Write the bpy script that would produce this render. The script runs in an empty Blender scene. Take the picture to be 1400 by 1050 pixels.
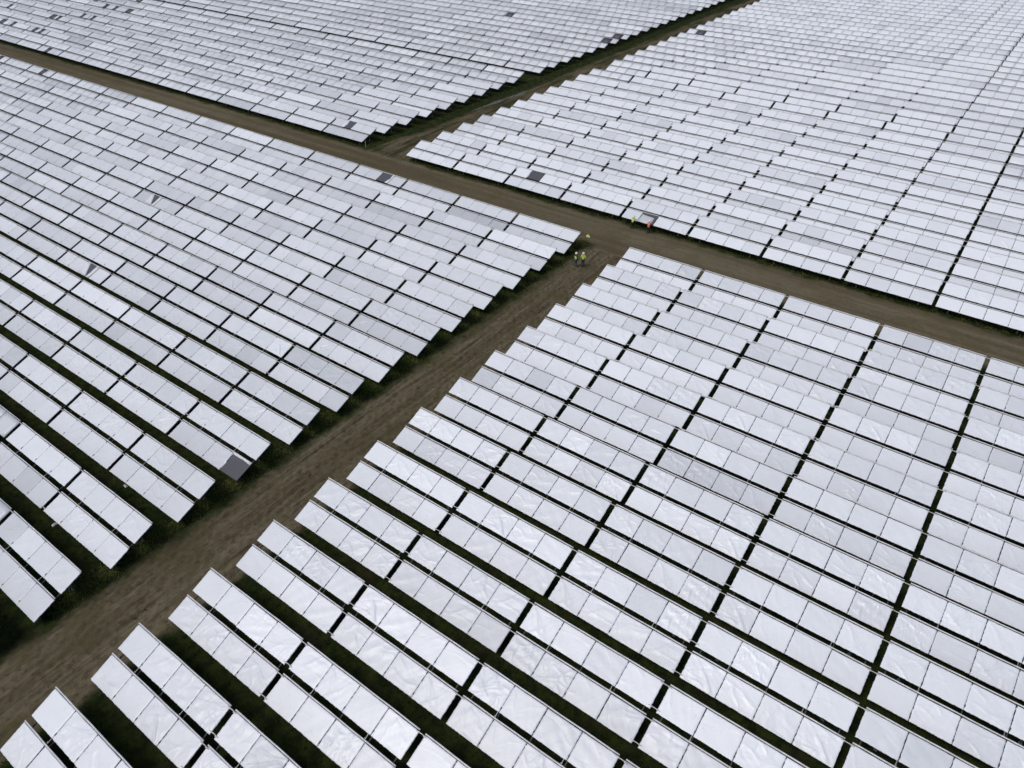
import bpy, bmesh, math, random
import numpy as np
from mathutils import Vector, Matrix

random.seed(7)
rng = np.random.default_rng(11)
sc = bpy.context.scene
COL = sc.collection

# ---------------------------------------------------------------- layout (metres)
F_PX, PITCH, YAW, ROLL, CAM_H = 996.92, 0.65437, 0.63006, -0.00084, 39.27
P, W, TILT, ZB = 4.95184, 3.73, 0.33201, 0.80          # row pitch, slope length, tilt, front edge height
PU, GAP = 9.0, 0.38                                        # table pitch along a row, gap between tables
UD, VD = -32.73, 67.14
UA, VA = -39.10, 67.12
UC, VC = -74.66, 76.04
UB, VB = -83.94, 76.14
AISLE_B, AISLE_C = 3.75, 3.30
TW = PU - GAP                                              # table width 8.55
JOINT = 0.03
SW = (TW - 3 * JOINT) / 4                                  # one sheet's width
ROWGAP = 0.31
RL = (W - ROWGAP) / 2                                      # slope length of one row
PIPE_ZONE = 0.12
ROW_TILT = math.radians(1.4)                               # each row leans a little more than its table
DROP = RL / 2 * math.sin(ROW_TILT)
CT, ST = math.cos(TILT), math.sin(TILT)

# ---------------------------------------------------------------- helpers
def link(o, parent=None):
    COL.objects.link(o)
    if parent is not None:
        o.parent = parent
    return o

def mesh(name, verts, faces, mats=(), idx=None, smooth=False):
    me = bpy.data.meshes.new(name)
    me.from_pydata([tuple(v) for v in verts], [], [tuple(f) for f in faces])
    for m in mats:
        me.materials.append(m)
    if idx is not None:
        me.polygons.foreach_set('material_index', list(idx))
    if smooth:
        me.polygons.foreach_set('use_smooth', [True] * len(me.polygons))
    me.update()
    return me

def obj(name, me, parent=None, loc=(0, 0, 0), rot=(0, 0, 0)):
    o = bpy.data.objects.new(name, me)
    o.location = loc
    o.rotation_euler = rot
    return link(o, parent)

def tag(o, label=None, cat=None, group=None, kind=None):
    if label: o['label'] = label
    if cat: o['category'] = cat
    if group: o['group'] = group
    if kind: o['kind'] = kind
    return o

class Geo:
    """collects boxes and tubes into one vertex/face list"""
    def __init__(s):
        s.v, s.f, s.i = [], [], []
    def box(s, x0, x1, y0, y1, z0, z1, m=0):
        b = len(s.v)
        s.v += [(x0, y0, z0), (x1, y0, z0), (x1, y1, z0), (x0, y1, z0), (x0, y0, z1), (x1, y0, z1), (x1, y1, z1), (x0, y1, z1)]
        for q in ((0, 3, 2, 1), (4, 5, 6, 7), (0, 1, 5, 4), (1, 2, 6, 5), (2, 3, 7, 6), (3, 0, 4, 7)):
            s.f.append(tuple(b + k for k in q)); s.i.append(m)
    def tube(s, pts, r, n=6, m=0):
        pts = [Vector(p) for p in pts]
        b = len(s.v)
        for k, p in enumerate(pts):
            d = (pts[min(k + 1, len(pts) - 1)] - pts[max(k - 1, 0)]).normalized()
            a = d.cross(Vector((0, 0, 1)))
            if a.length < 1e-3: a = Vector((1, 0, 0))
            a.normalize(); c = d.cross(a)
            for j in range(n):
                t = 2 * math.pi * j / n
                s.v.append(tuple(p + (a * math.cos(t) + c * math.sin(t)) * r))
        for k in range(len(pts) - 1):
            for j in range(n):
                j2 = (j + 1) % n
                s.f.append((b + k * n + j, b + k * n + j2, b + (k + 1) * n + j2, b + (k + 1) * n + j)); s.i.append(m)
        s.f.append(tuple(b + j for j in reversed(range(n)))); s.i.append(m)
        e = b + (len(pts) - 1) * n
        s.f.append(tuple(e + j for j in range(n))); s.i.append(m)
    def mesh(s, name, mats, smooth=False):
        return mesh(name, s.v, s.f, mats, s.i, smooth)

# ---------------------------------------------------------------- materials
class NT:
    """small node-expression builder"""
    def __init__(s, name):
        s.m = bpy.data.materials.new(name); s.m.use_nodes = True
        s.t = s.m.node_tree; s.t.nodes.clear()
        s.out = s.t.nodes.new('ShaderNodeOutputMaterial')
        s.b = s.t.nodes.new('ShaderNodeBsdfPrincipled')
        s.t.links.new(s.b.outputs[0], s.out.inputs[0])
    def put(s, sock, v):
        if isinstance(v, bpy.types.NodeSocket): s.t.links.new(v, sock)
        else: sock.default_value = v
    def math(s, op, a, b=0.0, c=None):
        n = s.t.nodes.new('ShaderNodeMath'); n.operation = op
        s.put(n.inputs[0], a); s.put(n.inputs[1], b)
        if c is not None: s.put(n.inputs[2], c)
        return n.outputs[0]
    def add(s, a, b): return s.math('ADD', a, b)
    def mul(s, a, b): return s.math('MULTIPLY', a, b)
    def sm(s, v, a, b, lo=0.0, hi=1.0):
        n = s.t.nodes.new('ShaderNodeMapRange'); n.interpolation_type = 'SMOOTHSTEP'
        s.put(n.inputs[0], v); n.inputs[1].default_value = a; n.inputs[2].default_value = b
        n.inputs[3].default_value = lo; n.inputs[4].default_value = hi
        return n.outputs[0]
    def pos(s):
        g = s.t.nodes.new('ShaderNodeNewGeometry')
        x = s.t.nodes.new('ShaderNodeSeparateXYZ'); s.t.links.new(g.outputs['Position'], x.inputs[0])
        return g.outputs['Position'], x.outputs[0], x.outputs[1], x.outputs[2]
    def obco(s):
        g = s.t.nodes.new('ShaderNodeTexCoord'); return g.outputs['Object']
    def map(s, v, scale=(1, 1, 1), loc=(0, 0, 0)):
        n = s.t.nodes.new('ShaderNodeMapping'); s.put(n.inputs[0], v)
        n.inputs['Scale'].default_value = scale; n.inputs['Location'].default_value = loc
        return n.outputs[0]
    def noise(s, v, scale, detail=4.0, rough=0.55, dist=0.0):
        n = s.t.nodes.new('ShaderNodeTexNoise'); s.put(n.inputs['Vector'], v)
        n.inputs['Scale'].default_value = scale; n.inputs['Detail'].default_value = detail
        n.inputs['Roughness'].default_value = rough; n.inputs['Distortion'].default_value = dist
        return n.outputs[0]
    def mix(s, f, a, b):
        n = s.t.nodes.new('ShaderNodeMix'); n.data_type = 'RGBA'
        s.put(n.inputs[0], f); s.put(n.inputs[6], a if isinstance(a, bpy.types.NodeSocket) else (*a, 1))
        s.put(n.inputs[7], b if isinstance(b, bpy.types.NodeSocket) else (*b, 1))
        return n.outputs[2]
    def bump(s, h, strength=0.3, dist=0.02):
        n = s.t.nodes.new('ShaderNodeBump'); s.put(n.inputs['Height'], h)
        n.inputs['Strength'].default_value = strength; n.inputs['Distance'].default_value = dist
        s.t.links.new(n.outputs[0], s.b.inputs['Normal'])
    def done(s, col, rough=0.6, metal=0.0, spec=0.5):
        s.put(s.b.inputs['Base Color'], col if isinstance(col, bpy.types.NodeSocket) else (*col, 1))
        s.put(s.b.inputs['Roughness'], rough); s.put(s.b.inputs['Metallic'], metal)
        s.b.inputs['Specular IOR Level'].default_value = spec
        return s.m

def sheet_mat(name, atype):
    n = NT(name)
    a = n.t.nodes.new('ShaderNodeAttribute'); a.attribute_type = atype; a.attribute_name = 'tone'
    p, x, y, z = n.pos()
    big = n.noise(p, 0.9, 3.0)
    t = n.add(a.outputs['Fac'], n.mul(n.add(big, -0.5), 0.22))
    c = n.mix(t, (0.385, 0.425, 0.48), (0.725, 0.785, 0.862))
    grime = n.sm(n.noise(p, 3.1, 6.0, 0.65), 0.56, 0.80)
    c = n.mix(n.mul(grime, 0.28), c, (0.38, 0.37, 0.36))
    n.bump(n.noise(p, 6.0, 5.0, 0.6, 0.8), 0.20, 0.035)
    return n.done(c, 0.36, 0.0, 0.5)

def plain(name, col, rough=0.6, metal=0.0, var=0.25, scale=6.0, spec=0.5):
    n = NT(name)
    f = n.noise(n.obco(), scale, 4.0)
    c2 = tuple(v * (1 - var) for v in col)
    return n.done(n.mix(n.sm(f, 0.35, 0.7), col, c2), rough, metal, spec)

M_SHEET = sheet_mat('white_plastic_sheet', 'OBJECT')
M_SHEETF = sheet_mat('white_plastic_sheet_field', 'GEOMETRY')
M_FRAME = plain('dark_collector_frame', (0.035, 0.037, 0.042), 0.5, 0.3)
M_STEEL = plain('galvanised_steel', (0.26, 0.27, 0.28), 0.5, 0.5)
M_RAFT = plain('shaded_dark_steel', (0.05, 0.052, 0.056), 0.6, 0.3)  # galvanised steel with under-table shade painted into its colour; dark clips share it
M_PIPE = plain('white_pipe_wrap', (0.62, 0.64, 0.68), 0.5, 0.0, 0.2, 2.0)
M_HOSE = plain('pale_hose', (0.55, 0.56, 0.58), 0.45, 0.2)
n = NT('dark_collector_glass')
pp, xx, yy, zz = n.pos()
M_GLASS = n.done(n.mix(n.noise(pp, 2.0), (0.080, 0.084, 0.104), (0.100, 0.104, 0.124)), 0.25, 0.0, 0.25)
M_ALU = plain('aluminium_edge', (0.55, 0.56, 0.58), 0.4, 0.7)

def ground_mat(name, along):
    n = NT(name)
    p, x, y, z = n.pos()
    e = n.mul(n.add(n.noise(p, 0.55, 5.0, 0.6), -0.5), 2.2)            # ragged borders
    e2 = n.mul(n.add(n.noise(p, 0.12, 3.0), -0.5), 1.6)
    ex = n.add(x, n.add(e, e2)); ey = n.add(y, n.add(e, e2))
    mAD = n.mul(n.mul(n.sm(ex, -39.0, -37.6), n.sm(ex, -32.9, -31.9, 1, 0)), n.sm(y, 70, 72, 1, 0))
    mCR = n.mul(n.sm(ey, 68.2, 69.4), n.sm(ey, 75.0, 76.3, 1, 0))
    wl = n.sm(y, 76.5, 90.0, 1.6, 0.0)
    mBC = n.mul(n.mul(n.sm(n.add(ex, wl), -81.6, -79.9), n.sm(ex, -74.6, -73.8, 1, 0)), n.sm(y, 73, 75))
    mBC = n.mul(mBC, n.sm(n.noise(n.map(p, (0.8, 0.10, 1)), 1.0, 5.0, 0.65), 0.40, 0.56, 0.25, 1.0))
    m = n.math('MAXIMUM', n.math('MAXIMUM', mAD, mBC), mCR)
    # soil
    if along == 'y':
        st = n.map(p, (3.4, 0.16, 1)); st2 = n.map(p, (1.1, 0.05, 1)); st3 = n.map(p, (7.0, 0.45, 1))
    else:
        st = n.map(p, (0.10, 2.6, 1)); st2 = n.map(p, (0.02, 0.75, 1)); st3 = n.map(p, (0.3, 5.0, 1))
    soft = 0.45 if along == 'x' else 1.0
    s1 = n.noise(st, 1.0, 5.0, 0.6, 0.35); s2 = n.noise(st2, 1.0, 3.0, 0.5, 0.2); s3 = n.noise(st3, 1.0, 4.0, 0.65, 0.3)
    lump = n.noise(p, 2.4, 6.0, 0.65); blot = n.noise(p, 0.28, 4.0, 0.6)
    soil = n.mix(n.sm(s2, 0.34, 0.66), (0.092, 0.079, 0.049), (0.136, 0.121, 0.084))
    soil = n.mix(n.mul(n.sm(s1, 0.44, 0.66), n.mul(n.sm(blot, 0.35, 0.6, 1.0, 0.35), 0.70 * soft)), soil, (0.036, 0.027, 0.017))
    soil = n.mix(n.mul(n.sm(s3, 0.53, 0.66), 0.50 * soft), soil, (0.160, 0.138, 0.100))
    soil = n.mix(n.mul(n.sm(lump, 0.46, 0.68), 0.55 * soft), soil, (0.034, 0.026, 0.016))
    soil = n.mix(n.mul(n.sm(blot, 0.46, 0.62), 0.60 if along == 'y' else 0.35), soil, (0.066, 0.061, 0.030))
    # grass
    g1 = n.noise(p, 1.3, 6.0, 0.68); g2 = n.noise(p, 0.33, 4.0, 0.6); g3 = n.noise(p, 9.0, 3.0, 0.7)
    gr = n.mix(n.sm(g1, 0.35, 0.68), (0.008, 0.013, 0.006), (0.026, 0.038, 0.009))
    gr = n.mix(n.mul(n.sm(g3, 0.5, 0.75), 0.5), gr, (0.028, 0.036, 0.012))
    gr = n.mix(n.mul(n.sm(g2, 0.52, 0.68), 0.5), gr, (0.030, 0.022, 0.014))
    c = n.mix(m, gr, soil)
    h = n.add(n.add(n.mul(s1, 0.9), n.mul(s3, 0.5)), n.add(n.mul(lump, 0.7), n.mul(g3, 0.4)))
    n.bump(h, 0.8, 0.10)
    return n.done(c, n.sm(s1, 0.5, 0.66, 0.95, 0.8), 0.0, 0.04)

M_GROUND = ground_mat('meadow_and_soil', 'y')
M_CROSS = ground_mat('packed_soil_road', 'x')

# ---------------------------------------------------------------- world, sun, camera
w = bpy.data.worlds.new('World'); sc.world = w; w.use_nodes = True
nt = w.node_tree
bg = nt.nodes['Background']
sky = nt.nodes.new('ShaderNodeTexSky'); sky.sky_type = 'NISHITA'; sky.sun_disc = False
SUN_EL, SUN_AZ = math.radians(58), math.radians(205)
sky.sun_elevation = SUN_EL; sky.sun_rotation = SUN_AZ
sky.air_density = 1.0; sky.dust_density = 5.0; sky.ozone_density = 1.0
nt.links.new(sky.outputs[0], bg.inputs[0]); bg.inputs[1].default_value = 0.095
sl = bpy.data.lights.new('sun', 'SUN'); sl.energy = 1.2; sl.angle = math.radians(22); sl.color = (1.0, 0.97, 0.93)
so = bpy.data.objects.new('sun', sl); link(so)
sd = Vector((math.sin(SUN_AZ) * math.cos(SUN_EL), math.cos(SUN_AZ) * math.cos(SUN_EL), math.sin(SUN_EL)))
so.rotation_euler = sd.to_track_quat('Z', 'Y').to_euler()
so.location = (0, 0, 80)

fw = Vector((-math.sin(YAW) * math.cos(PITCH), math.cos(YAW) * math.cos(PITCH), -math.sin(PITCH)))
rt = Vector((math.cos(YAW), math.sin(YAW), 0))
up = rt.cross(fw)
r2 = rt * math.cos(ROLL) + up * math.sin(ROLL); u2 = up * math.cos(ROLL) - rt * math.sin(ROLL)
cd = bpy.data.cameras.new('camera'); cam = bpy.data.objects.new('camera', cd); link(cam)
cam.matrix_world = Matrix(((r2.x, u2.x, -fw.x, 0), (r2.y, u2.y, -fw.y, 0), (r2.z, u2.z, -fw.z, CAM_H), (0, 0, 0, 1)))
cd.sensor_width = 36.0; cd.lens = 36.0 * F_PX / 1400.0; cd.clip_end = 6000; cd.clip_start = 0.5
sc.camera = cam
sc.view_settings.view_transform = 'Standard'; sc.view_settings.look = 'None'
sc.view_settings.exposure = 0.04; sc.view_settings.gamma = 1.0

def project(p):
    d = Vector(p) - Vector((0, 0, CAM_H)); z = d.dot(fw)
    return 700 + F_PX * d.dot(r2) / z, 525 - F_PX * d.dot(u2) / z, z

# ---------------------------------------------------------------- ground and tracks
def sines(xs, ys, n, lx, ly, seed):
    r = np.random.default_rng(seed); h = np.zeros_like(xs)
    for k in range(n):
        a = r.normal(); fx = 2 * math.pi / (lx * r.uniform(0.5, 2)) * r.choice([-1, 1]); fy = 2 * math.pi / (ly * r.uniform(0.5, 2))
        h += a * np.sin(xs * fx + ys * fy + r.uniform(0, 6.28))
    return h / math.sqrt(n)

def strip(name, x0, x1, y0, y1, nx, ny, mat, zfun, label):
    xs, ys = np.meshgrid(np.linspace(x0, x1, nx), np.linspace(y0, y1, ny))
    z = zfun(xs, ys)
    v = np.stack([xs, ys, z], -1).reshape(-1, 3)
    a = np.arange(nx * ny).reshape(ny, nx)
    f = np.stack([a[:-1, :-1], a[:-1, 1:], a[1:, 1:], a[1:, :-1]], -1).reshape(-1, 4)
    o = obj(name, mesh(name, v.tolist(), f.tolist(), [mat], smooth=True))
    return tag(o, label, name.replace('_', ' '), None, 'structure')

G = 3000
gm = mesh('ground', [(-G, -G, 0), (G, -G, 0), (G, G, 0), (-G, G, 0)], [(0, 1, 2, 3)], [M_GROUND])
tag(obj('ground', gm), 'dark grassy soil under and between the rows of solar tables', 'ground', None, 'structure')

def edge_fade(t, lo, hi, wdt):
    return np.clip(np.minimum((t - lo) / wdt, (hi - t) / wdt), 0, 1)

def z_ad(x, y):
    fade = edge_fade(x, -39.8, -31.9, 1.2) * edge_fade(y, -12, 67.9, 1.0)
    rut = np.zeros_like(x)
    for cx, amp in ((-37.0, .09), (-35.2, .10), (-36.2, .05), (-34.4, .08), (-33.6, .04)):
        c = cx + 0.35 * np.sin(y / 9.0 + cx * 3) + 0.15 * np.sin(y / 3.1 + cx)
        rut += -amp * np.exp(-((x - c) / 0.16) ** 2) + 0.5 * amp * np.exp(-((np.abs(x - c) - .33) / 0.12) ** 2)
    return 0.006 + fade * np.maximum(0.11 + rut + 0.034 * sines(x, y, 30, 0.7, 0.9, 3) + 0.028 * sines(x, y, 14, 0.5, 5.0, 4), 0.0)

def z_bc(x, y):
    fade = edge_fade(x, -84.6, -73.6, 1.2) * edge_fade(y, 76.1, 360, 1.0)
    rut = np.zeros_like(x)
    for cx, amp in ((-79.3, .07), (-77.5, .07), (-78.6, .04)):
        c = cx + 0.35 * np.sin(y / 11.0 + cx)
        rut += -amp * np.exp(-((x - c) / 0.25) ** 2) + 0.5 * amp * np.exp(-((np.abs(x - c) - .5) / 0.2) ** 2)
    return 0.006 + fade * np.maximum(0.08 + rut + 0.03 * sines(x, y, 24, 1.6, 3.0, 5), 0.0)

def z_cr(x, y):
    fade = edge_fade(y, 67.9, 76.1, 1.0) * edge_fade(x, -340, 60, 1)
    return 0.006 + fade * (0.05 + 0.012 * sines(x, y, 20, 3.0, 1.2, 6) + 0.02 * sines(x, y, 8, 30.0, 1.5, 7).clip(-1.5, 1.5))

strip('dirt_track', -39.8, -31.9, -12, 67.9, 64, 560, M_GROUND, z_ad, 'rutted brown dirt track between the two nearest blocks of tables')
strip('crossroad', -340, 60, 67.9, 76.1, 900, 34, M_CROSS, z_cr, 'packed brown soil road crossing between the near and far blocks')
strip('grassy_track', -84.6, -73.6, 76.1, 360, 46, 700, M_GROUND, z_bc, 'half grassy muddy track running away between the two far blocks')

# pale water lying in the ruts of the far track
nw = NT('muddy_water'); pw, *_ = nw.pos()
M_WATER = nw.done(nw.mix(nw.noise(pw, 0.8), (0.060, 0.054, 0.040), (0.10, 0.092, 0.074)), 0.28, 0.0, 0.35)
for k, (px, py, ln, wd) in enumerate(((-80.9, 105.0, 4.0, .40), (-80.6, 112.0, 3.0, .38))):
    N = 40; vs = []
    for i in range(N):
        a = 2 * math.pi * i / N
        rr = 1 + 0.25 * math.sin(3 * a + k) + 0.18 * math.sin(7 * a + 2 * k)
        vs.append((px + wd * math.cos(a) * rr + 0.25 * math.sin(math.sin(a) * ln * .35 + k), py + ln * math.sin(a) * rr, 0.105))
    vs2 = [(a, b, 0.0) for a, b, c in vs]
    fs = [tuple(range(N))] + [(i, N + i, N + (i + 1) % N, (i + 1) % N) for i in range(N)]
    tag(obj('puddle', mesh('puddle', vs + vs2, fs, [M_WATER])), 'pale muddy puddle lying in a rut of the far track', 'puddle', 'puddles on the far track', 'structure')

# ---------------------------------------------------------------- covered collector panels
def creases(strength, kind, seed, nx, ny, w_=SW, l_=RL - PIPE_ZONE):
    """height field of a plastic sheet lashed over a collector"""
    r = np.random.default_rng(seed)
    u, v = np.meshgrid(np.linspace(0, 1, nx), np.linspace(0, 1, ny))
    x, y = u * w_, v * l_
    h = np.zeros_like(x)
    env = np.minimum(np.minimum(u, 1 - u), np.minimum(v, 1 - v)); env = np.clip(env * 9, 0, 1)
    h += 0.010 * strength * sines(x, y, 5, 1.3, 1.1, seed + 1) * env
    n = {0: 3, 1: 8, 2: 14}[kind]
    for k in range(n):
        cx, cy = r.choice([0, w_]) + r.normal(0, .1), r.uniform(0, l_)
        if r.random() < .45: cx, cy = r.uniform(0, w_), r.choice([0, l_])
        tx, ty = r.uniform(.2, .8) * w_, r.uniform(.15, .85) * l_
        d = np.array([tx - cx, ty - cy]); L = np.hypot(*d); d /= L
        s = ((x - cx) * d[0] + (y - cy) * d[1]); t = (x - cx) * -d[1] + (y - cy) * d[0]
        t = t + 0.05 * np.sin(s * r.uniform(2, 6) + r.uniform(0, 6))
        wd = r.choice([r.uniform(.018, .04), r.uniform(.045, .11)]) * (0.7 + 0.5 * np.clip(s / L, 0, 1.5))
        along = np.clip(s / (.15 * L), 0, 1) * np.clip((L * 1.15 - s) / (.4 * L), 0, 1)
        a = strength * min(r.uniform(.014, .040), wd.mean() * .5) * r.choice([1, 1, -.6])
        h += a * np.exp(-np.abs(t) / wd) * along * np.clip(env * 2, 0, 1)
    h += 0.0022 * strength * sines(x, y, 8, 0.35, 0.5, seed + 2) * env
    h = np.maximum(h, -.018)
    ed = np.minimum(x, w_ - x)
    h -= .020 * np.exp(-ed / .035) + .012 * np.exp(-(l_ - y) / .04)
    return x, y, h

def panel_geo(strength, kind, seed, nx, ny):
    """sheet top + hanging skirt (material 0) over the dark collector box (material 1)"""
    r = np.random.default_rng(seed + 500)
    x, y, h = creases(strength, kind, seed, nx, ny)
    wob = lambda n: np.convolve(r.normal(0, .010, n + 2), [.25, .5, .25], 'valid')
    x[:, 0] += wob(ny); x[:, -1] += wob(ny) - .004; y[0, :] += wob(nx); y[-1, :] += wob(nx) * .5
    V = np.stack([x, y, h], -1).reshape(-1, 3)
    a = np.arange(nx * ny).reshape(ny, nx)
    F = np.stack([a[:-1, :-1], a[:-1, 1:], a[1:, 1:], a[1:, :-1]], -1).reshape(-1, 4).tolist()
    I = [0] * len(F)
    ring = list(a[0, :]) + list(a[1:, -1]) + list(a[-1, -2::-1]) + list(a[-2:0:-1, 0])
    lo = V[ring].copy(); lo[:, 2] = -.062 + wob(len(ring)) * .5
    b = len(V); V = np.concatenate([V, lo]); n = len(ring)
    for k in range(n):
        F.append([ring[k], b + k, b + (k + 1) % n, ring[(k + 1) % n]]); I.append(0)
    g = Geo(); g.box(.012, SW - .012, .012, RL - PIPE_ZONE - .005, -.11, -.048)
    b = len(V); V = np.concatenate([V, np.array(g.v)])
    F += [[b + q for q in f] for f in g.f]; I += [1] * 6
    return V, F, I

HI = []
for k in range(26):
    kind = 0 if k < 9 else (1 if k < 19 else 2)
    st = (0.5, 1.0, 1.5)[kind]
    V, F, I = panel_geo(st, kind, 100 + 7 * k, 44, 34)
    HI.append(mesh('sheeted_panel', V.tolist(), F, [M_SHEET, M_FRAME], I, smooth=True))
LO = [panel_geo(0.7, 0 if k < 6 else 1, 900 + 5 * k, 6, 5) for k in range(10)]

# bare collector: glass face in an aluminium rim
def bare_geo():
    g = Geo(); L = RL - .03
    g.box(0.01, SW - .01, 0.0, L, -.11, -.020, 1)
    g.box(0.05, SW - .05, 0.04, L - .04, -.020, -.015, 0)
    for x0, x1, y0, y1 in ((0.01, .05, 0, L), (SW - .05, SW - .01, 0, L), (.05, SW - .05, 0, .04), (.05, SW - .05, L - .04, L)):
        g.box(x0, x1, y0, y1, -.020, -.004, 1)
    for k in range(1, 6):
        g.box(.05 + k * (SW - .1) / 6 - .004, .05 + k * (SW - .1) / 6 + .004, .04, L - .04, -.015, -.0125, 1)
    return g
ME_BARE = bare_geo().mesh('bare_panel', [M_GLASS, M_FRAME])

def flap(kind, seed):
    """loose piece of sheet still lying on an uncovered panel"""
    r = np.random.default_rng(seed); L = RL - .05
    polys = {
        'roll_left': [(-.03, -.02), (.10, .0), (.16, .5), (.08, 1.0), (.03, L), (-.04, L)],
        'roll_top': [(.10, L - .16), (SW * .6, L - .12), (SW - .02, L - .20), (SW - .02, L + .02), (.05, L + .02)],
        'tri_left': [(0, 0), (SW * .70, 0.0), (SW * .44, L * .5), (SW * .17, L - .02), (0, L - .02)],
        'tri_right': [(SW * .75, 0), (SW, 0), (SW, L - .02), (SW * .78, L - .02)],
        'cut_low': [(-.02, -.03), (SW - .30, -.03), (SW - .34, L * .35), (SW - .38, L * .70), (.55, L * .74), (.10, L * .80)],
        'half': [(0, 0), (SW * .34, 0), (SW * .40, L * .5), (SW * .28, L), (0, L)],
        'corner': [(SW * .75, 0), (SW, 0), (SW, L), (SW * .86, L), (SW * .92, L * .5)],
    }[kind]
    # densify and give real thickness
    pts = []
    for k, a in enumerate(polys):
        b = polys[(k + 1) % len(polys)]
        for t in range(5):
            q = t / 5
            pts.append((a[0] + (b[0] - a[0]) * q + r.normal(0, .012), a[1] + (b[1] - a[1]) * q + r.normal(0, .012)))
    c = np.mean(pts, 0); n_ = len(pts); v = [(c[0], c[1], .05)]; f = []
    for sc_, z in ((.5, .06), (1.0, .02), (1.0, -.01)):
        for x, y in pts: v.append((c[0] + (x - c[0]) * sc_, c[1] + (y - c[1]) * sc_, z + r.normal(0, .018 if z > 0 else 0)))
    for k in range(n_):
        k2 = (k + 1) % n_
        f.append((0, 1 + k, 1 + k2))
        for q in range(2): f.append((1 + q * n_ + k, 1 + (q + 1) * n_ + k, 1 + (q + 1) * n_ + k2, 1 + q * n_ + k2))
    return v, f
ME_FLAP = {}
def flap_mesh(kind):
    if kind not in ME_FLAP:
        v, f = flap(kind, len(kind) * 3)
        ME_FLAP[kind] = mesh('loose_sheet', v, f, [M_SHEET], smooth=True)
    return ME_FLAP[kind]

# support frame of one table, in the slope plane (x along the row, y up the slope)
def frame_geo():
    g = Geo()
    for x in (0.35, SW + JOINT / 2, 2 * SW + 1.5 * JOINT, 3 * SW + 2.5 * JOINT, TW - .35):
        g.box(x - .03, x + .03, .08, W - .08, -.38, -.30, 1)
    for y in (.30, RL - .35, RL + ROWGAP + .30, W - .35):
        g.box(.02, TW - .02, y - .03, y + .03, -.30, -.17, 1)
    # brackets that bridge the slot between the two rows
    for x in (SW * .98, 2.96 * SW):
        g.box(x - .02, x + .02, RL - .06, RL + ROWGAP + .05, -.10, -.07)
        g.box(x - .045, x + .045, RL + .02, RL + .08, -.069, -.045)
    for yb in (0, RL + ROWGAP):                                  # clips that hold the sheets down at each joint
        for k in (1, 2, 3):
            x = k * (SW + JOINT) - JOINT / 2
            g.box(x - .03, x + .03, yb + .16, yb + .30, -.08, -.010, 1)
            g.box(x - .025, x + .025, yb + RL - .22, yb + RL - .15, -.06, .022, 1)
    return g
def frame_lo():
    g = Geo()
    for x in (SW + JOINT / 2, 3 * SW + 2.5 * JOINT): g.box(x - .035, x + .035, .08, W - .08, -.38, -.30)
    g.box(.02, TW - .02, .3, .36, -.163, -.112); g.box(.02, TW - .02, W - .36, W - .3, -.163, -.112)
    return g
ME_FRAME = frame_geo().mesh('frame', [M_STEEL, M_RAFT])

def header_geo():
    g = Geo()
    pts = [(x, RL - .045 + .006 * math.sin(x * 2.1), .016 + .006 * math.sin(x * 3.7)) for x in np.linspace(.0, TW, 18)]
    g.tube(pts, .042, 8)
    return g
ME_HEAD = header_geo().mesh('header_pipe', [M_PIPE], True)
def hose_geo():
    g = Geo(); g.tube([(-.16, 0, -.02), (-.04, .01, .01), (.08, .012, -.02), (GAP * .5, .018, -.035), (GAP - .08, .012, -.02), (GAP + .04, .01, .01), (GAP + .16, 0, -.02)], .028, 6)
    g.box(-.02, .04, -.05, .05, -.06, .035); g.box(GAP - .04, GAP + .02, -.05, .05, -.06, .035)
    return g
ME_HOSE = hose_geo().mesh('hose', [M_HOSE], True)
def leg_geo(h):
    g = Geo(); g.box(-.045, .045, -.03, .03, 0, h); g.box(-.09, .09, -.09, .09, 0.0, .02); return g
YF, YR = .75, W - .75                                        # slope positions of the legs
HF, HR = ZB + YF * ST - .36, ZB + YR * ST - .21
ME_LEGF = leg_geo(HF).mesh('leg', [M_STEEL]); ME_LEGR = leg_geo(HR).mesh('leg', [M_STEEL])

# ---------------------------------------------------------------- all tables of the four blocks
def tables():
    for i in range(-1, 17):
        for j in range(0, 22): yield 'D', i, j, UD + j * PU, VD - i * P - W * CT
    for i in range(0, 19):
        for j in range(0, 26): yield 'A', i, j, UA - (j + 1) * PU + GAP, VA - i * P - W * CT
    for i in range(0, 52):
        for j in range(0, 34):
            yield 'C', i, j, UC + j * PU, VC + i * P + (AISLE_C if i > 10 else 0)
            yield 'B', i, j, UB - (j + 1) * PU + GAP, VB + i * P + (AISLE_B if i > 8 else 0)

def clip_area(poly):
    def cut(ps, ax, lim, sg):
        o = []
        for k in range(len(ps)):
            a, b = ps[k], ps[(k + 1) % len(ps)]
            ia, ib = sg * (a[ax] - lim) <= 0, sg * (b[ax] - lim) <= 0
            if ia: o.append(a)
            if ia != ib:
                t = (lim - a[ax]) / (b[ax] - a[ax]); o.append(tuple(a[q] + t * (b[q] - a[q]) for q in (0, 1)))
        return o
    for ax, lim, sg in ((0, 0, -1), (0, 1400, 1), (1, 0, -1), (1, 1050, 1)):
        if not poly: return 0
        poly = cut(poly, ax, lim, sg)
    return abs(sum(poly[k][0] * poly[(k + 1) % len(poly)][1] - poly[(k + 1) % len(poly)][0] * poly[k][1] for k in range(len(poly)))) / 2 if poly else 0

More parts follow.
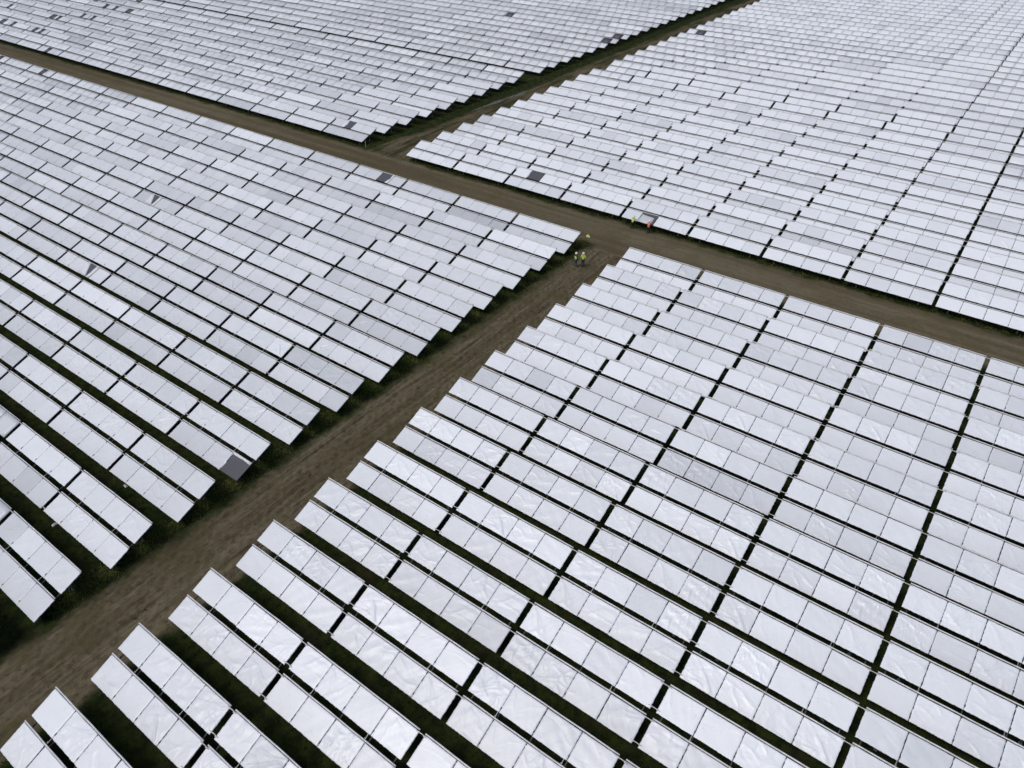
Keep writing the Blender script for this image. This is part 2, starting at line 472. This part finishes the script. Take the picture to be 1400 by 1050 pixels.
ALL = []
for b, i, j, x0, y0 in tables():
    if b == 'D' and i < 0: continue
    q = [project(c) for c in ((x0, y0, ZB), (x0 + TW, y0, ZB), (x0 + TW, y0 + W * CT, ZB + W * ST), (x0, y0 + W * CT, ZB + W * ST))]
    if min(c[2] for c in q) < 5: continue
    ar = clip_area([c[:2] for c in q])
    mx, my = sum(c[0] for c in q) / 4, sum(c[1] for c in q) / 4
    if ar > 0 or (-170 < mx < 1570 and -60 < my < 1300):
        ALL.append((ar, b, i, j, x0, y0))
ALL.sort(key=lambda t: -t[0])
NEAR, FAR = ALL[:300], ALL[300:]

# sheets that are off or torn: (block, row, column, section, row half) -> loose pieces
BARE = {
    ('A', 9, 0, 3, 0): ['roll_left', 'roll_top'], ('A', 7, 4, 2, 0): ['tri_left', 'tri_right'], ('A', 4, 5, 1, 0): ['tri_left', 'tri_right'],
    ('A', 0, 3, 2, 1): ['corner'], ('C', 0, 2, 1, 1): ['roll_left'], ('C', 0, 4, 1, 0): ['cut_low'],
    ('B', 0, 0, 1, 1): ['half'], ('B', 14, 0, 3, 1): [], ('B', 15, 0, 3, 1): [], ('C', 18, 0, 1, 1): [],
    ('B', 3, 16, 2, 1): ['half'], ('B', 1, 14, 2, 1): [], ('B', 1, 13, 0, 1): ['half'], ('B', 1, 12, 1, 1): ['corner'], ('B', 1, 12, 2, 1): ['half'],
    ('B', 3, 13, 0, 1): [], ('B', 3, 13, 1, 1): ['half'], ('B', 4, 13, 2, 1): ['half'], ('B', 4, 12, 0, 1): ['half'], ('B', 6, 14, 3, 1): ['half'],
    ('B', 6, 13, 1, 1): ['half'], ('B', 6, 12, 0, 1): [], ('B', 7, 15, 2, 0): [], ('B', 8, 14, 3, 1): [], ('B', 0, 10, 1, 0): ['half'],
    ('A', 0, 13, 2, 1): ['corner'], ('A', 0, 15, 2, 1): ['half'], ('B', 16, 3, 0, 1): [],
}
BASE = {'A': (.67, .14), 'B': (.68, .15), 'C': (.93, .11), 'D': (.78, .10)}  # mean sheet tone per block, with the field's lighting gradient painted in
def tone_of(b, i, j, s, half, r):
    m, sdv = BASE[b]
    return m
_tone_cache = {}
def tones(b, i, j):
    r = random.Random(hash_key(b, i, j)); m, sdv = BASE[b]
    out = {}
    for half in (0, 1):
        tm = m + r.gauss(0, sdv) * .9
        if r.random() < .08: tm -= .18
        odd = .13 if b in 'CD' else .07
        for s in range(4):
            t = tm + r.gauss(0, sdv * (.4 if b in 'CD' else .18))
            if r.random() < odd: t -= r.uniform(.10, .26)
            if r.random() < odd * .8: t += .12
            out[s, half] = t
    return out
def hash_key(b, i, j): return ord(b) * 100003 + i * 1009 + j * 17 + 5

ORD = ['zeroth', 'first', 'second', 'third', 'fourth', 'fifth', 'sixth', 'seventh', 'eighth', 'ninth', 'tenth', 'eleventh', 'twelfth', 'thirteenth', 'fourteenth',
       'fifteenth', 'sixteenth', 'seventeenth', 'eighteenth', 'nineteenth', 'twentieth', 'twenty-first', 'twenty-second', 'twenty-third', 'twenty-fourth']
SPECIAL = {
    ('A', 9, 0): 'sheeted table with one whole dark bare panel at its corner beside the dirt track',
    ('A', 7, 4): 'sheeted table with torn triangular dark hole, fifth left of the dirt track',
    ('A', 4, 5): 'sheeted table with torn triangular dark hole, sixth left of the dirt track',
    ('A', 0, 3): 'sheeted table along the crossroad with a dark bare panel facing the track junction',
    ('C', 0, 2): 'sheeted table with bare dark panel and flapping torn sheet in the first row beyond crossroad',
    ('C', 0, 4): 'sheeted table whose sheet two workers are pulling back beside the crossroad',
    ('B', 0, 0): 'sheeted corner table with half bare panel beside the white marker post at the junction',
    ('D', 0, 0): 'white sheeted corner table right of the dirt track where it meets the crossroad',
    ('A', 0, 0): 'white sheeted corner table left of the dirt track where it meets the crossroad',
    ('C', 0, 0): 'white sheeted corner table of the far right block beside the track junction',
}
def table_label(b, i, j):
    if (b, i, j) in SPECIAL: return SPECIAL[b, i, j]
    side = 'right' if b in 'CD' else 'left'
    if b in 'AD':
        return f"{'white' if b == 'D' else 'pale'} sheeted table {ORD[j + 1]} to the {side} of the dirt track, {ORD[i + 1]} row below the crossroad"
    return f"white sheeted table {ORD[j + 1]} to the {side} of the grassy track, {ORD[i + 1]} row beyond the crossroad"

def slope(y, z=0.0):
    """point up the slope -> table coordinates (origin: ground under the front edge's middle)"""
    return y * CT - z * ST, ZB + y * ST + z * CT

for ar, b, i, j, x0, y0 in NEAR:
    r = random.Random(hash_key(b, i, j) + 1)
    t = bpy.data.objects.new('solar_table', None); t.empty_display_size = .3
    t.location = (x0 + TW / 2, y0, 0); link(t)
    tag(t, table_label(b, i, j), 'solar table', 'sheeted solar tables standing in rows')
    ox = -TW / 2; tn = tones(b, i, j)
    sy, sz = slope(0)
    obj('frame', ME_FRAME, t, (ox, sy, sz), (TILT, 0, 0))
    for half in (0, 1):
        yb = half * (RL + ROWGAP)
        for s in range(4):
            key = (b, i, j, s, half)
            dz = r.gauss(0, .006) - DROP
            sy, sz = slope(yb + r.gauss(0, .006), dz)
            loc = (ox + s * (SW + JOINT) + r.gauss(0, .004), sy, sz)
            rot = (TILT + ROW_TILT + r.gauss(0, .004), r.gauss(0, .003), r.gauss(0, .0015))
            if key in BARE:
                o = obj('bare_panel', ME_BARE, t, loc, rot)
                o['label'] = 'dark bare panel without its white sheet'
                for k in BARE[key]:
                    fl = obj('loose_sheet', flap_mesh(k), o); fl['tone'] = .30 if key[:3] == ('C', 0, 4) else .85
            else:
                pick = r.choices((0, 1, 2), {'D': (6, 4, 2.4), 'A': (6, 4, 1), 'B': (7, 3, 1), 'C': (6, 4, 1)}[b])[0]
                me = HI[{0: r.randrange(0, 9), 1: r.randrange(9, 19), 2: r.randrange(19, 26)}[pick]]
                o = obj('sheeted_panel', me, t, loc, rot)
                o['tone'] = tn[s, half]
                if b in 'AB': o.scale = (1 + .020 / SW, 1, 1)
        sy, sz = slope(yb, -DROP)
        obj('header_pipe', ME_HEAD, t, (ox, sy, sz), (TILT + ROW_TILT, 0, 0))
        # hoses across the gap at the end away from the track
        strong = (j % 2 == 0) if b in 'CD' else (r.random() < .3)
        for yy_ in ((.16, RL - .18) if strong else (RL - .18,)):
            sy, sz = slope(yb + yy_, (yy_ - RL / 2) * math.sin(ROW_TILT))
            obj('hose', ME_HOSE, t, (TW / 2 if b in 'CD' else -TW / 2 - GAP, sy, sz), (TILT, 0, 0))
    for x in (-TW * .36, TW * .36):
        obj('leg', ME_LEGF, t, (x, YF * CT, 0)); obj('leg', ME_LEGR, t, (x, YR * CT, 0))

# ---------------------------------------------------------------- the rest of the field as one mass
def lean(V):
    V = np.array(V, float); V[:, 2] += (V[:, 1] - RL / 2) * math.sin(ROW_TILT); return V
def rot_pts(V, x, y):
    V = np.asarray(V, float)
    return np.stack([V[:, 0] + x, y + V[:, 1] * CT - V[:, 2] * ST, ZB + V[:, 1] * ST + V[:, 2] * CT], -1)
GB, GF, GH = bare_geo(), frame_lo(), header_geo()
GHL = Geo(); GHL.tube([(0, RL - .045, .014), (TW * .5, RL - .045, .018), (TW, RL - .045, .014)], .042, 5)
GL = Geo()
for x in (TW * .14, TW * .86):
    GL.box(x - .045, x + .045, YF * CT - .03, YF * CT + .03, 0, HF); GL.box(x - .045, x + .045, YR * CT - .03, YR * CT + .03, 0, HR)
allV, allF, allI, allT = [], [], [], []
nv = 0
def push(V, F, I, tone):
    global nv
    allV.append(V); allT.append(np.full(len(V), tone, np.float32))
    allF.extend([[nv + q for q in f] for f in F]); allI.extend(I); nv += len(V)
for ar, b, i, j, x0, y0 in FAR:
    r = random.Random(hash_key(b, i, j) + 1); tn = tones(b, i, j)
    push(rot_pts(GF.v, x0, y0), GF.f, [2] * len(GF.f), 0)
    LV = np.array(GL.v); push(LV + [x0, y0, 0], GL.f, [2] * len(GL.f), 0)
    for half in (0, 1):
        yb = half * (RL + ROWGAP)
        for s in range(4):
            off = np.array([s * (SW + JOINT), yb, r.gauss(0, .008)])
            key = (b, i, j, s, half)
            if key in BARE:
                push(rot_pts(lean(GB.v) + off, x0, y0), GB.f, [4 if q == 0 else 1 for q in GB.i], 0)
                for k in BARE[key]:
                    v, f = flap(k, 3); push(rot_pts(lean(v) + off, x0, y0), f, [0] * len(f), .8)
            else:
                V, F, I = LO[r.randrange(len(LO))]
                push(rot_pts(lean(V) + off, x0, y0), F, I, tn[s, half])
        push(rot_pts(lean(GHL.v) + [0, yb, 0], x0, y0), GHL.f, [3] * len(GHL.f), 0)
me = bpy.data.meshes.new('solar_table_field')
V = np.concatenate(allV).astype(np.float32)
me.vertices.add(len(V)); me.vertices.foreach_set('co', V.ravel())
lens = np.array([len(f) for f in allF]); flat = np.array([q for f in allF for q in f], np.int32)
me.loops.add(len(flat)); me.loops.foreach_set('vertex_index', flat)
me.polygons.add(len(lens)); me.polygons.foreach_set('loop_start', np.concatenate([[0], np.cumsum(lens)[:-1]]).astype(np.int32))
for m_ in (M_SHEETF, M_FRAME, M_RAFT, M_PIPE, M_GLASS): me.materials.append(m_)
me.polygons.foreach_set('material_index', np.array(allI, np.int32))
at = me.attributes.new('tone', 'FLOAT', 'POINT'); at.data.foreach_set('value', np.concatenate(allT))
me.update(calc_edges=True); me.validate()
tag(obj('solar_table_field', me), 'distant white sheeted solar tables filling the far fields and frame edges', 'solar tables', None, 'stuff')

# ---------------------------------------------------------------- grass along the tracks and in the aisles
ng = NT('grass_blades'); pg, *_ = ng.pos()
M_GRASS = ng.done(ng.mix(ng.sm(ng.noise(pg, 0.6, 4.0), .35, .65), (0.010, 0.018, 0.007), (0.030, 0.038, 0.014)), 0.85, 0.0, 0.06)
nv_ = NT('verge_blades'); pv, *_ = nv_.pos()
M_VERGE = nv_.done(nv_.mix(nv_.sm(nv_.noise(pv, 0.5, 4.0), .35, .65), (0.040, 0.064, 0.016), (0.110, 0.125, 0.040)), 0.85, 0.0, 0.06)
tv, tf = [], []
def tuft(x, y, h):
    for k in range(4):
        a = random.uniform(0, 6.28); s = h * random.uniform(.25, .5); l = h * random.uniform(.3, .9)
        dx, dy = math.cos(a), math.sin(a); b = len(tv)
        ox_, oy_ = x + random.gauss(0, .06), y + random.gauss(0, .06)
        tv.extend([(ox_ - dy * s * .35, oy_ + dx * s * .35, 0), (ox_ + dy * s * .35, oy_ - dx * s * .35, 0), (ox_ + dx * l, oy_ + dy * l, h * random.uniform(.5, 1))])
        tf.append((b, b + 1, b + 2))
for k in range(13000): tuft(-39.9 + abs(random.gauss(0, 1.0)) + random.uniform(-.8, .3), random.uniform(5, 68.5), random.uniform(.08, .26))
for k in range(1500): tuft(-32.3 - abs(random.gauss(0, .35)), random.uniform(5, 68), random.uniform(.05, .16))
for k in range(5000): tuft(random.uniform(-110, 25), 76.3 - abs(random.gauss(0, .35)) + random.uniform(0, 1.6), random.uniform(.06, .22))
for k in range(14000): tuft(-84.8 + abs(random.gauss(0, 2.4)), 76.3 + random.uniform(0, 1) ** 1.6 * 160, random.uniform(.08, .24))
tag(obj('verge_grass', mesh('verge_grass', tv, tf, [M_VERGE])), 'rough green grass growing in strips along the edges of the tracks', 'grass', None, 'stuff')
tv, tf = [], []
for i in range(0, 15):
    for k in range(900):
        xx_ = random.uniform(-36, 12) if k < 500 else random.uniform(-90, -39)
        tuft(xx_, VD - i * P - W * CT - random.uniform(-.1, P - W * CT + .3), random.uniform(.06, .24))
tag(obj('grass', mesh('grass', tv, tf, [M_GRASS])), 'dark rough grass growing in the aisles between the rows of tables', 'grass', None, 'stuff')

# ---------------------------------------------------------------- small things
M_POST = plain('white_post', (0.62, 0.63, 0.62), .5)
g = Geo(); g.tube([(0, 0, 0), (0, 0, .95)], .035, 8); g.box(-.05, .05, -.01, .01, .78, 1.0); g.tube([(0, 0, 0), (0, 0, .06)], .11, 8)
tag(obj('marker_post', g.mesh('marker_post', [M_POST]), None, (-83.35, 76.35, 0.0)), 'slim white marker post standing in grass at the corner of the track junction', 'post')

def crumple(name, x, y, sx, sy, h, mat, label, cat, seed):
    r = np.random.default_rng(seed); n_ = 9
    u, v = np.meshgrid(np.linspace(-1, 1, n_), np.linspace(-1, 1, n_))
    d = np.clip(1 - np.sqrt(u * u + v * v) * .72, 0, 1)
    top = np.stack([x + sx * (u + r.normal(0, .1, u.shape)), y + sy * (v + r.normal(0, .1, u.shape)), .03 + h * d * (1 + r.normal(0, .35, u.shape))], -1).reshape(-1, 3)
    bot = top.copy(); bot[:, 2] = .005
    a = np.arange(n_ * n_).reshape(n_, n_)
    f = np.stack([a[:-1, :-1], a[:-1, 1:], a[1:, 1:], a[1:, :-1]], -1).reshape(-1, 4).tolist()
    ring = list(a[0, :]) + list(a[1:, -1]) + list(a[-1, -2::-1]) + list(a[-2:0:-1, 0]); q = n_ * n_
    f += [[ring[k], q + ring[k], q + ring[(k + 1) % len(ring)], ring[(k + 1) % len(ring)]] for k in range(len(ring))]
    return tag(obj(name, mesh(name, np.concatenate([top, bot]).tolist(), f, [mat])), label, cat)
M_LIME = plain('lime_hi_vis', (0.52, 0.78, 0.07), .7, 0, .35, 9)
M_LIMEPALE = plain('pale_lime_cloth', (0.66, 0.80, 0.30), .7, 0, .3, 6)
M_SCRAP = plain('white_scrap', (0.75, 0.76, 0.78), .5)
crumple('cloth_bundle', -39.85, 70.15, .22, .15, .28, M_LIMEPALE, 'crumpled lime green bundle lying in dark grass beside the track junction', 'bundle', 2)
crumple('plastic_scrap', -46.69, 9.15, .10, .22, .10, M_SCRAP, 'white plastic scrap lying in the dark aisle nearest the bottom left', 'scrap', 3)
crumple('plastic_scrap', -46.14, 14.2, .16, .10, .10, M_SCRAP, 'small white plastic scrap in the aisle below the table with the bare corner panel', 'scrap', 4)

# ---------------------------------------------------------------- people
M_SKIN = plain('skin', (0.50, 0.30, 0.21), .55)
M_NAVY = plain('navy_cloth', (0.025, 0.032, 0.050), .85)
M_BLUE = plain('blue_denim', (0.05, 0.075, 0.11), .85)
M_DARK = plain('black_cloth', (0.016, 0.015, 0.017), .85)
M_RED = plain('orange_red_hi_vis', (0.80, 0.10, 0.06), .7, 0, .25)
M_BOOT = plain('boot_leather', (0.03, 0.022, 0.016), .7)
M_HELM = plain('white_helmet', (0.80, 0.80, 0.78), .35, 0, .05)
M_HAIR = plain('dark_hair', (0.03, 0.02, 0.014), .7)
M_EYE = plain('eye', (0.03, 0.025, 0.02), .3)
M_LIPS = plain('lips', (0.32, 0.12, 0.10), .5)
def vest_mat(name, col):
    n = NT(name)
    c = n.t.nodes.new('ShaderNodeTexCoord'); s = n.t.nodes.new('ShaderNodeSeparateXYZ'); n.t.links.new(c.outputs['Generated'], s.inputs[0])
    z = s.outputs[2]
    b1 = n.mul(n.math('GREATER_THAN', z, .20), n.math('LESS_THAN', z, .30)); b2 = n.mul(n.math('GREATER_THAN', z, .48), n.math('LESS_THAN', z, .57))
    return n.done(n.mix(n.add(b1, b2), col, (0.55, 0.56, 0.55)), .65)
M_VEST = vest_mat('lime_vest_with_silver_bands', (0.55, 0.82, 0.06))

def skin_mesh(name, nodes, chains, mat, sub=2):
    """nodes: name -> (xyz, radius); chains: lists of node names; grows ONE continuous surface"""
    keys = list(nodes); ix = {k: n_ for n_, k in enumerate(keys)}
    ed = set()
    for c in chains:
        for a, b in zip(c, c[1:]): ed.add((ix[a], ix[b]))
    me = bpy.data.meshes.new(name); me.from_pydata([tuple(nodes[k][0]) for k in keys], list(ed), [])
    o = bpy.data.objects.new(name, me); COL.objects.link(o)
    md = o.modifiers.new('skin', 'SKIN'); md.use_smooth_shade = True
    for k, sv in zip(keys, me.skin_vertices[0].data):
        rr = nodes[k][1]; sv.radius = rr if isinstance(rr, tuple) else (rr, rr)
    me.skin_vertices[0].data[0].use_root = True
    if sub:
        s = o.modifiers.new('sub', 'SUBSURF'); s.levels = sub; s.render_levels = sub
    dg = bpy.context.evaluated_depsgraph_get(); dg.update()
    res = bpy.data.meshes.new_from_object(o.evaluated_get(dg)); res.name = name
    bpy.data.objects.remove(o); bpy.data.meshes.remove(me)
    res.materials.clear(); res.materials.append(mat)
    return res

def person(loc, heading, label, lean, handL, handR, vest, jacket, trousers, step=0.0, knee=0.0, head_pitch=0.0):
    """standing figure facing +y before heading is applied; hands are targets in the figure's own frame"""
    t = bpy.data.objects.new('person', None); t.empty_display_size = .3
    t.location = loc; t.rotation_euler = (0, 0, heading); link(t)
    tag(t, label, 'person')
    hip = Vector((0, -0.25 * math.sin(lean), .93 - knee * .15))
    R = Matrix.Rotation(-lean, 3, 'X')
    T = lambda x, y, z: hip + R @ Vector((x, y, z))
    J = {'pelvis': (hip, (.135, .10)), 'waist': (T(0, .01, .20), (.12, .09)), 'chest': (T(0, .01, .40), (.145, .10)),
         'neck0': (T(0, 0, .55), .06), 'neck': (T(0, .015, .60), .052)}
    Rh = Matrix.Rotation(-lean * .6 - head_pitch, 3, 'X'); nk = J['neck'][0]
    H = lambda x, y, z: nk + Rh @ Vector((x, y, z))
    J.update({'jaw': (H(0, .03, .05), (.055, .065)), 'head': (H(0, .015, .125), (.075, .092)), 'crown': (H(0, .0, .20), (.06, .075)),
              'nose': (H(0, .105, .095), .014), 'earL': (H(-.082, .0, .105), .016), 'earR': (H(.082, .0, .105), .016)})
    ch = [['pelvis', 'waist', 'chest', 'neck0', 'neck', 'jaw', 'head', 'crown'], ['head', 'nose'], ['head', 'earL'], ['head', 'earR']]
    for sd_, s, hand in (('L', -1, handL), ('R', 1, handR)):
        sh = T(s * .185, 0, .50); wr = Vector(hand)
        d = wr - sh; L = min(d.length, .53); d.normalize(); wr = sh + d * L
        bend = math.sqrt(max(.275 ** 2 - (L / 2) ** 2, 0)); el = sh + d * L / 2 + (Vector((s * .35, -1, -.4)) - d * Vector((s * .35, -1, -.4)).dot(d)).normalized() * bend
        fd = (wr - el).normalized()
        J['sh' + sd_] = (sh, .06); J['el' + sd_] = (el, .043); J['wr' + sd_] = (wr, .028)
        side = fd.cross(Vector((0, 0, 1)))
        if side.length < .2: side = Vector((0, 1, 0))
        side.normalize(); nrm = side.cross(fd).normalized()
        J['palm' + sd_] = (wr + fd * .07, (.036, .018))
        ch.append(['chest', 'sh' + sd_, 'el' + sd_, 'wr' + sd_, 'palm' + sd_])
        for q, (o_, ln) in enumerate(((-.032, .066), (-.011, .078), (.011, .074), (.032, .058))):
            a = wr + fd * .095 + side * o_
            b = a + fd * ln * .55 - nrm * .010; c = b + fd * ln * .40 - nrm * .022
            for nm, pt, rr in (('a', a, .010), ('b', b, .009), ('c', c, .008)): J[f'f{q}{nm}{sd_}'] = (pt, rr)
            ch.append(['palm' + sd_, f'f{q}a{sd_}', f'f{q}b{sd_}', f'f{q}c{sd_}'])
        a = wr + fd * .045 - side * .038 * s; b = a + fd * .03 - side * .02 * s
        J['ta' + sd_] = (a, .012); J['tb' + sd_] = (b, .010); ch.append(['palm' + sd_, 'ta' + sd_, 'tb' + sd_])
        hp = hip + Vector((s * .085, 0, -.04)); fy = s * step
        kn = Vector((s * .10, fy * .5 + .02 + knee * .22 + hip.y * .4, .50 - knee * .03)); an = Vector((s * .11, fy - .03, .085))
        J['hp' + sd_] = (hp, .085); J['kn' + sd_] = (kn, .058); J['an' + sd_] = (an, .040); J['toe' + sd_] = (an + Vector((s * .02, .17, -.045)), .036)
        ch.append(['pelvis', 'hp' + sd_, 'kn' + sd_, 'an' + sd_, 'toe' + sd_])
    obj('body', skin_mesh('body', J, ch, M_SKIN), t)
    fat = lambda k, d: (J[k][0], tuple(v + d for v in J[k][1]) if isinstance(J[k][1], tuple) else J[k][1] + d)
    obj('trousers', skin_mesh('trousers', {k: fat(k, .018) for k in ('pelvis', 'hpL', 'knL', 'anL', 'hpR', 'knR', 'anR')},
        [['pelvis', 'hpL', 'knL', 'anL'], ['pelvis', 'hpR', 'knR', 'anR']], trousers), t)
    obj('jacket', skin_mesh('jacket', {k: fat(k, .016) for k in ('pelvis', 'waist', 'chest', 'neck0', 'shL', 'elL', 'wrL', 'shR', 'elR', 'wrR')},
        [['pelvis', 'waist', 'chest', 'neck0'], ['chest', 'shL', 'elL', 'wrL'], ['chest', 'shR', 'elR', 'wrR']], jacket), t)
    if vest:
        J2 = {k: fat(k, .034) for k in ('pelvis', 'waist', 'chest')}
        J2['pelvis'] = (T(0, 0, .02), (.165, .135)); J2['neck0'] = (T(0, 0, .53), .07)
        J2['sL'] = (T(-.16, 0, .50), .078); J2['sR'] = (T(.16, 0, .50), .078)
        obj('vest', skin_mesh('vest', J2, [['pelvis', 'waist', 'chest', 'neck0'], ['chest', 'sL'], ['chest', 'sR']], vest), t)
    for sd_ in 'LR':
        an, to = J['an' + sd_][0], J['toe' + sd_][0]
        obj('boot', skin_mesh('boot', {'a': (an + Vector((0, 0, .06)), .052), 'b': (an + Vector((0, -.02, -.04)), .05), 'c': (to, .045)}, [['a', 'b', 'c']], M_BOOT), t)
    # helmet: dome with a brim; hair below it; eyes and mouth
    hv, hf = [], []; N = 20
    prof = [(.0, .145), (.05, .138), (.09, .112), (.112, .07), (.120, .02), (.122, .0), (.145, -.008), (.143, -.016), (.112, -.010)]
    for rr, z in prof:
        for q in range(N):
            a = 2 * math.pi * q / N; k = 1.12 + (.22 * max(math.sin(a), 0) if rr > .13 else 0)
            hv.append(tuple(Rh @ Vector((rr * math.cos(a), rr * math.sin(a) * k, z)) + H(0, .0, .135)))
    for k in range(len(prof) - 1):
        for q in range(N): hf.append((k * N + q, (k + 1) * N + q, (k + 1) * N + (q + 1) % N, k * N + (q + 1) % N))
    obj('helmet', mesh('helmet', hv, hf, [M_HELM], smooth=True), t)
    obj('hair', skin_mesh('hair', {'a': (H(0, -.045, .15), (.075, .06)), 'b': (H(0, -.055, .07), (.06, .04))}, [['a', 'b']], M_HAIR), t)
    for s in (-1, 1):
        bm = bmesh.new(); bmesh.ops.create_uvsphere(bm, u_segments=8, v_segments=6, radius=.012)
        me_ = bpy.data.meshes.new('eye'); bm.to_mesh(me_); bm.free(); me_.materials.append(M_EYE)
        obj('eye', me_, t, H(s * .032, .098, .120))
    g_ = Geo(); p0 = H(0, .092, .052); g_.tube([p0 + Vector((-.024, -.006, 0)), p0, p0 + Vector((.024, -.006, 0))], .006, 6)
    obj('mouth', g_.mesh('mouth', [M_LIPS], True), t)
    return t

GZ = 0.10
person((-37.01, 62.80, GZ), math.radians(-10), 'worker in white helmet, lime vest, dark sleeves and blue trousers, left of the pair', .05,
       (-.26, .05, .82), (.28, .02, .84), M_VEST, M_NAVY, M_BLUE, .06)
person((-36.33, 63.22, GZ), math.radians(25), 'worker in white helmet and broad lime jacket with black trousers, right of the pair', .04,
       (-.25, .18, .98), (.26, .12, .95), M_VEST, M_LIME, M_DARK, .04)
person((-36.6, 75.15, .02), math.radians(-12), 'worker in lime jacket pulling a sheet at the table edge beyond the crossroad', .30,
       (-.20, .55, 1.02), (.22, .58, 1.05), M_VEST, M_LIME, M_DARK, .10, .1)
person((-34.5, 75.25, .02), math.radians(15), 'worker in orange red jacket bending over the table edge beyond the crossroad', .75,
       (-.20, .70, .98), (.22, .72, 1.00), None, M_RED, M_NAVY, .12, .3)
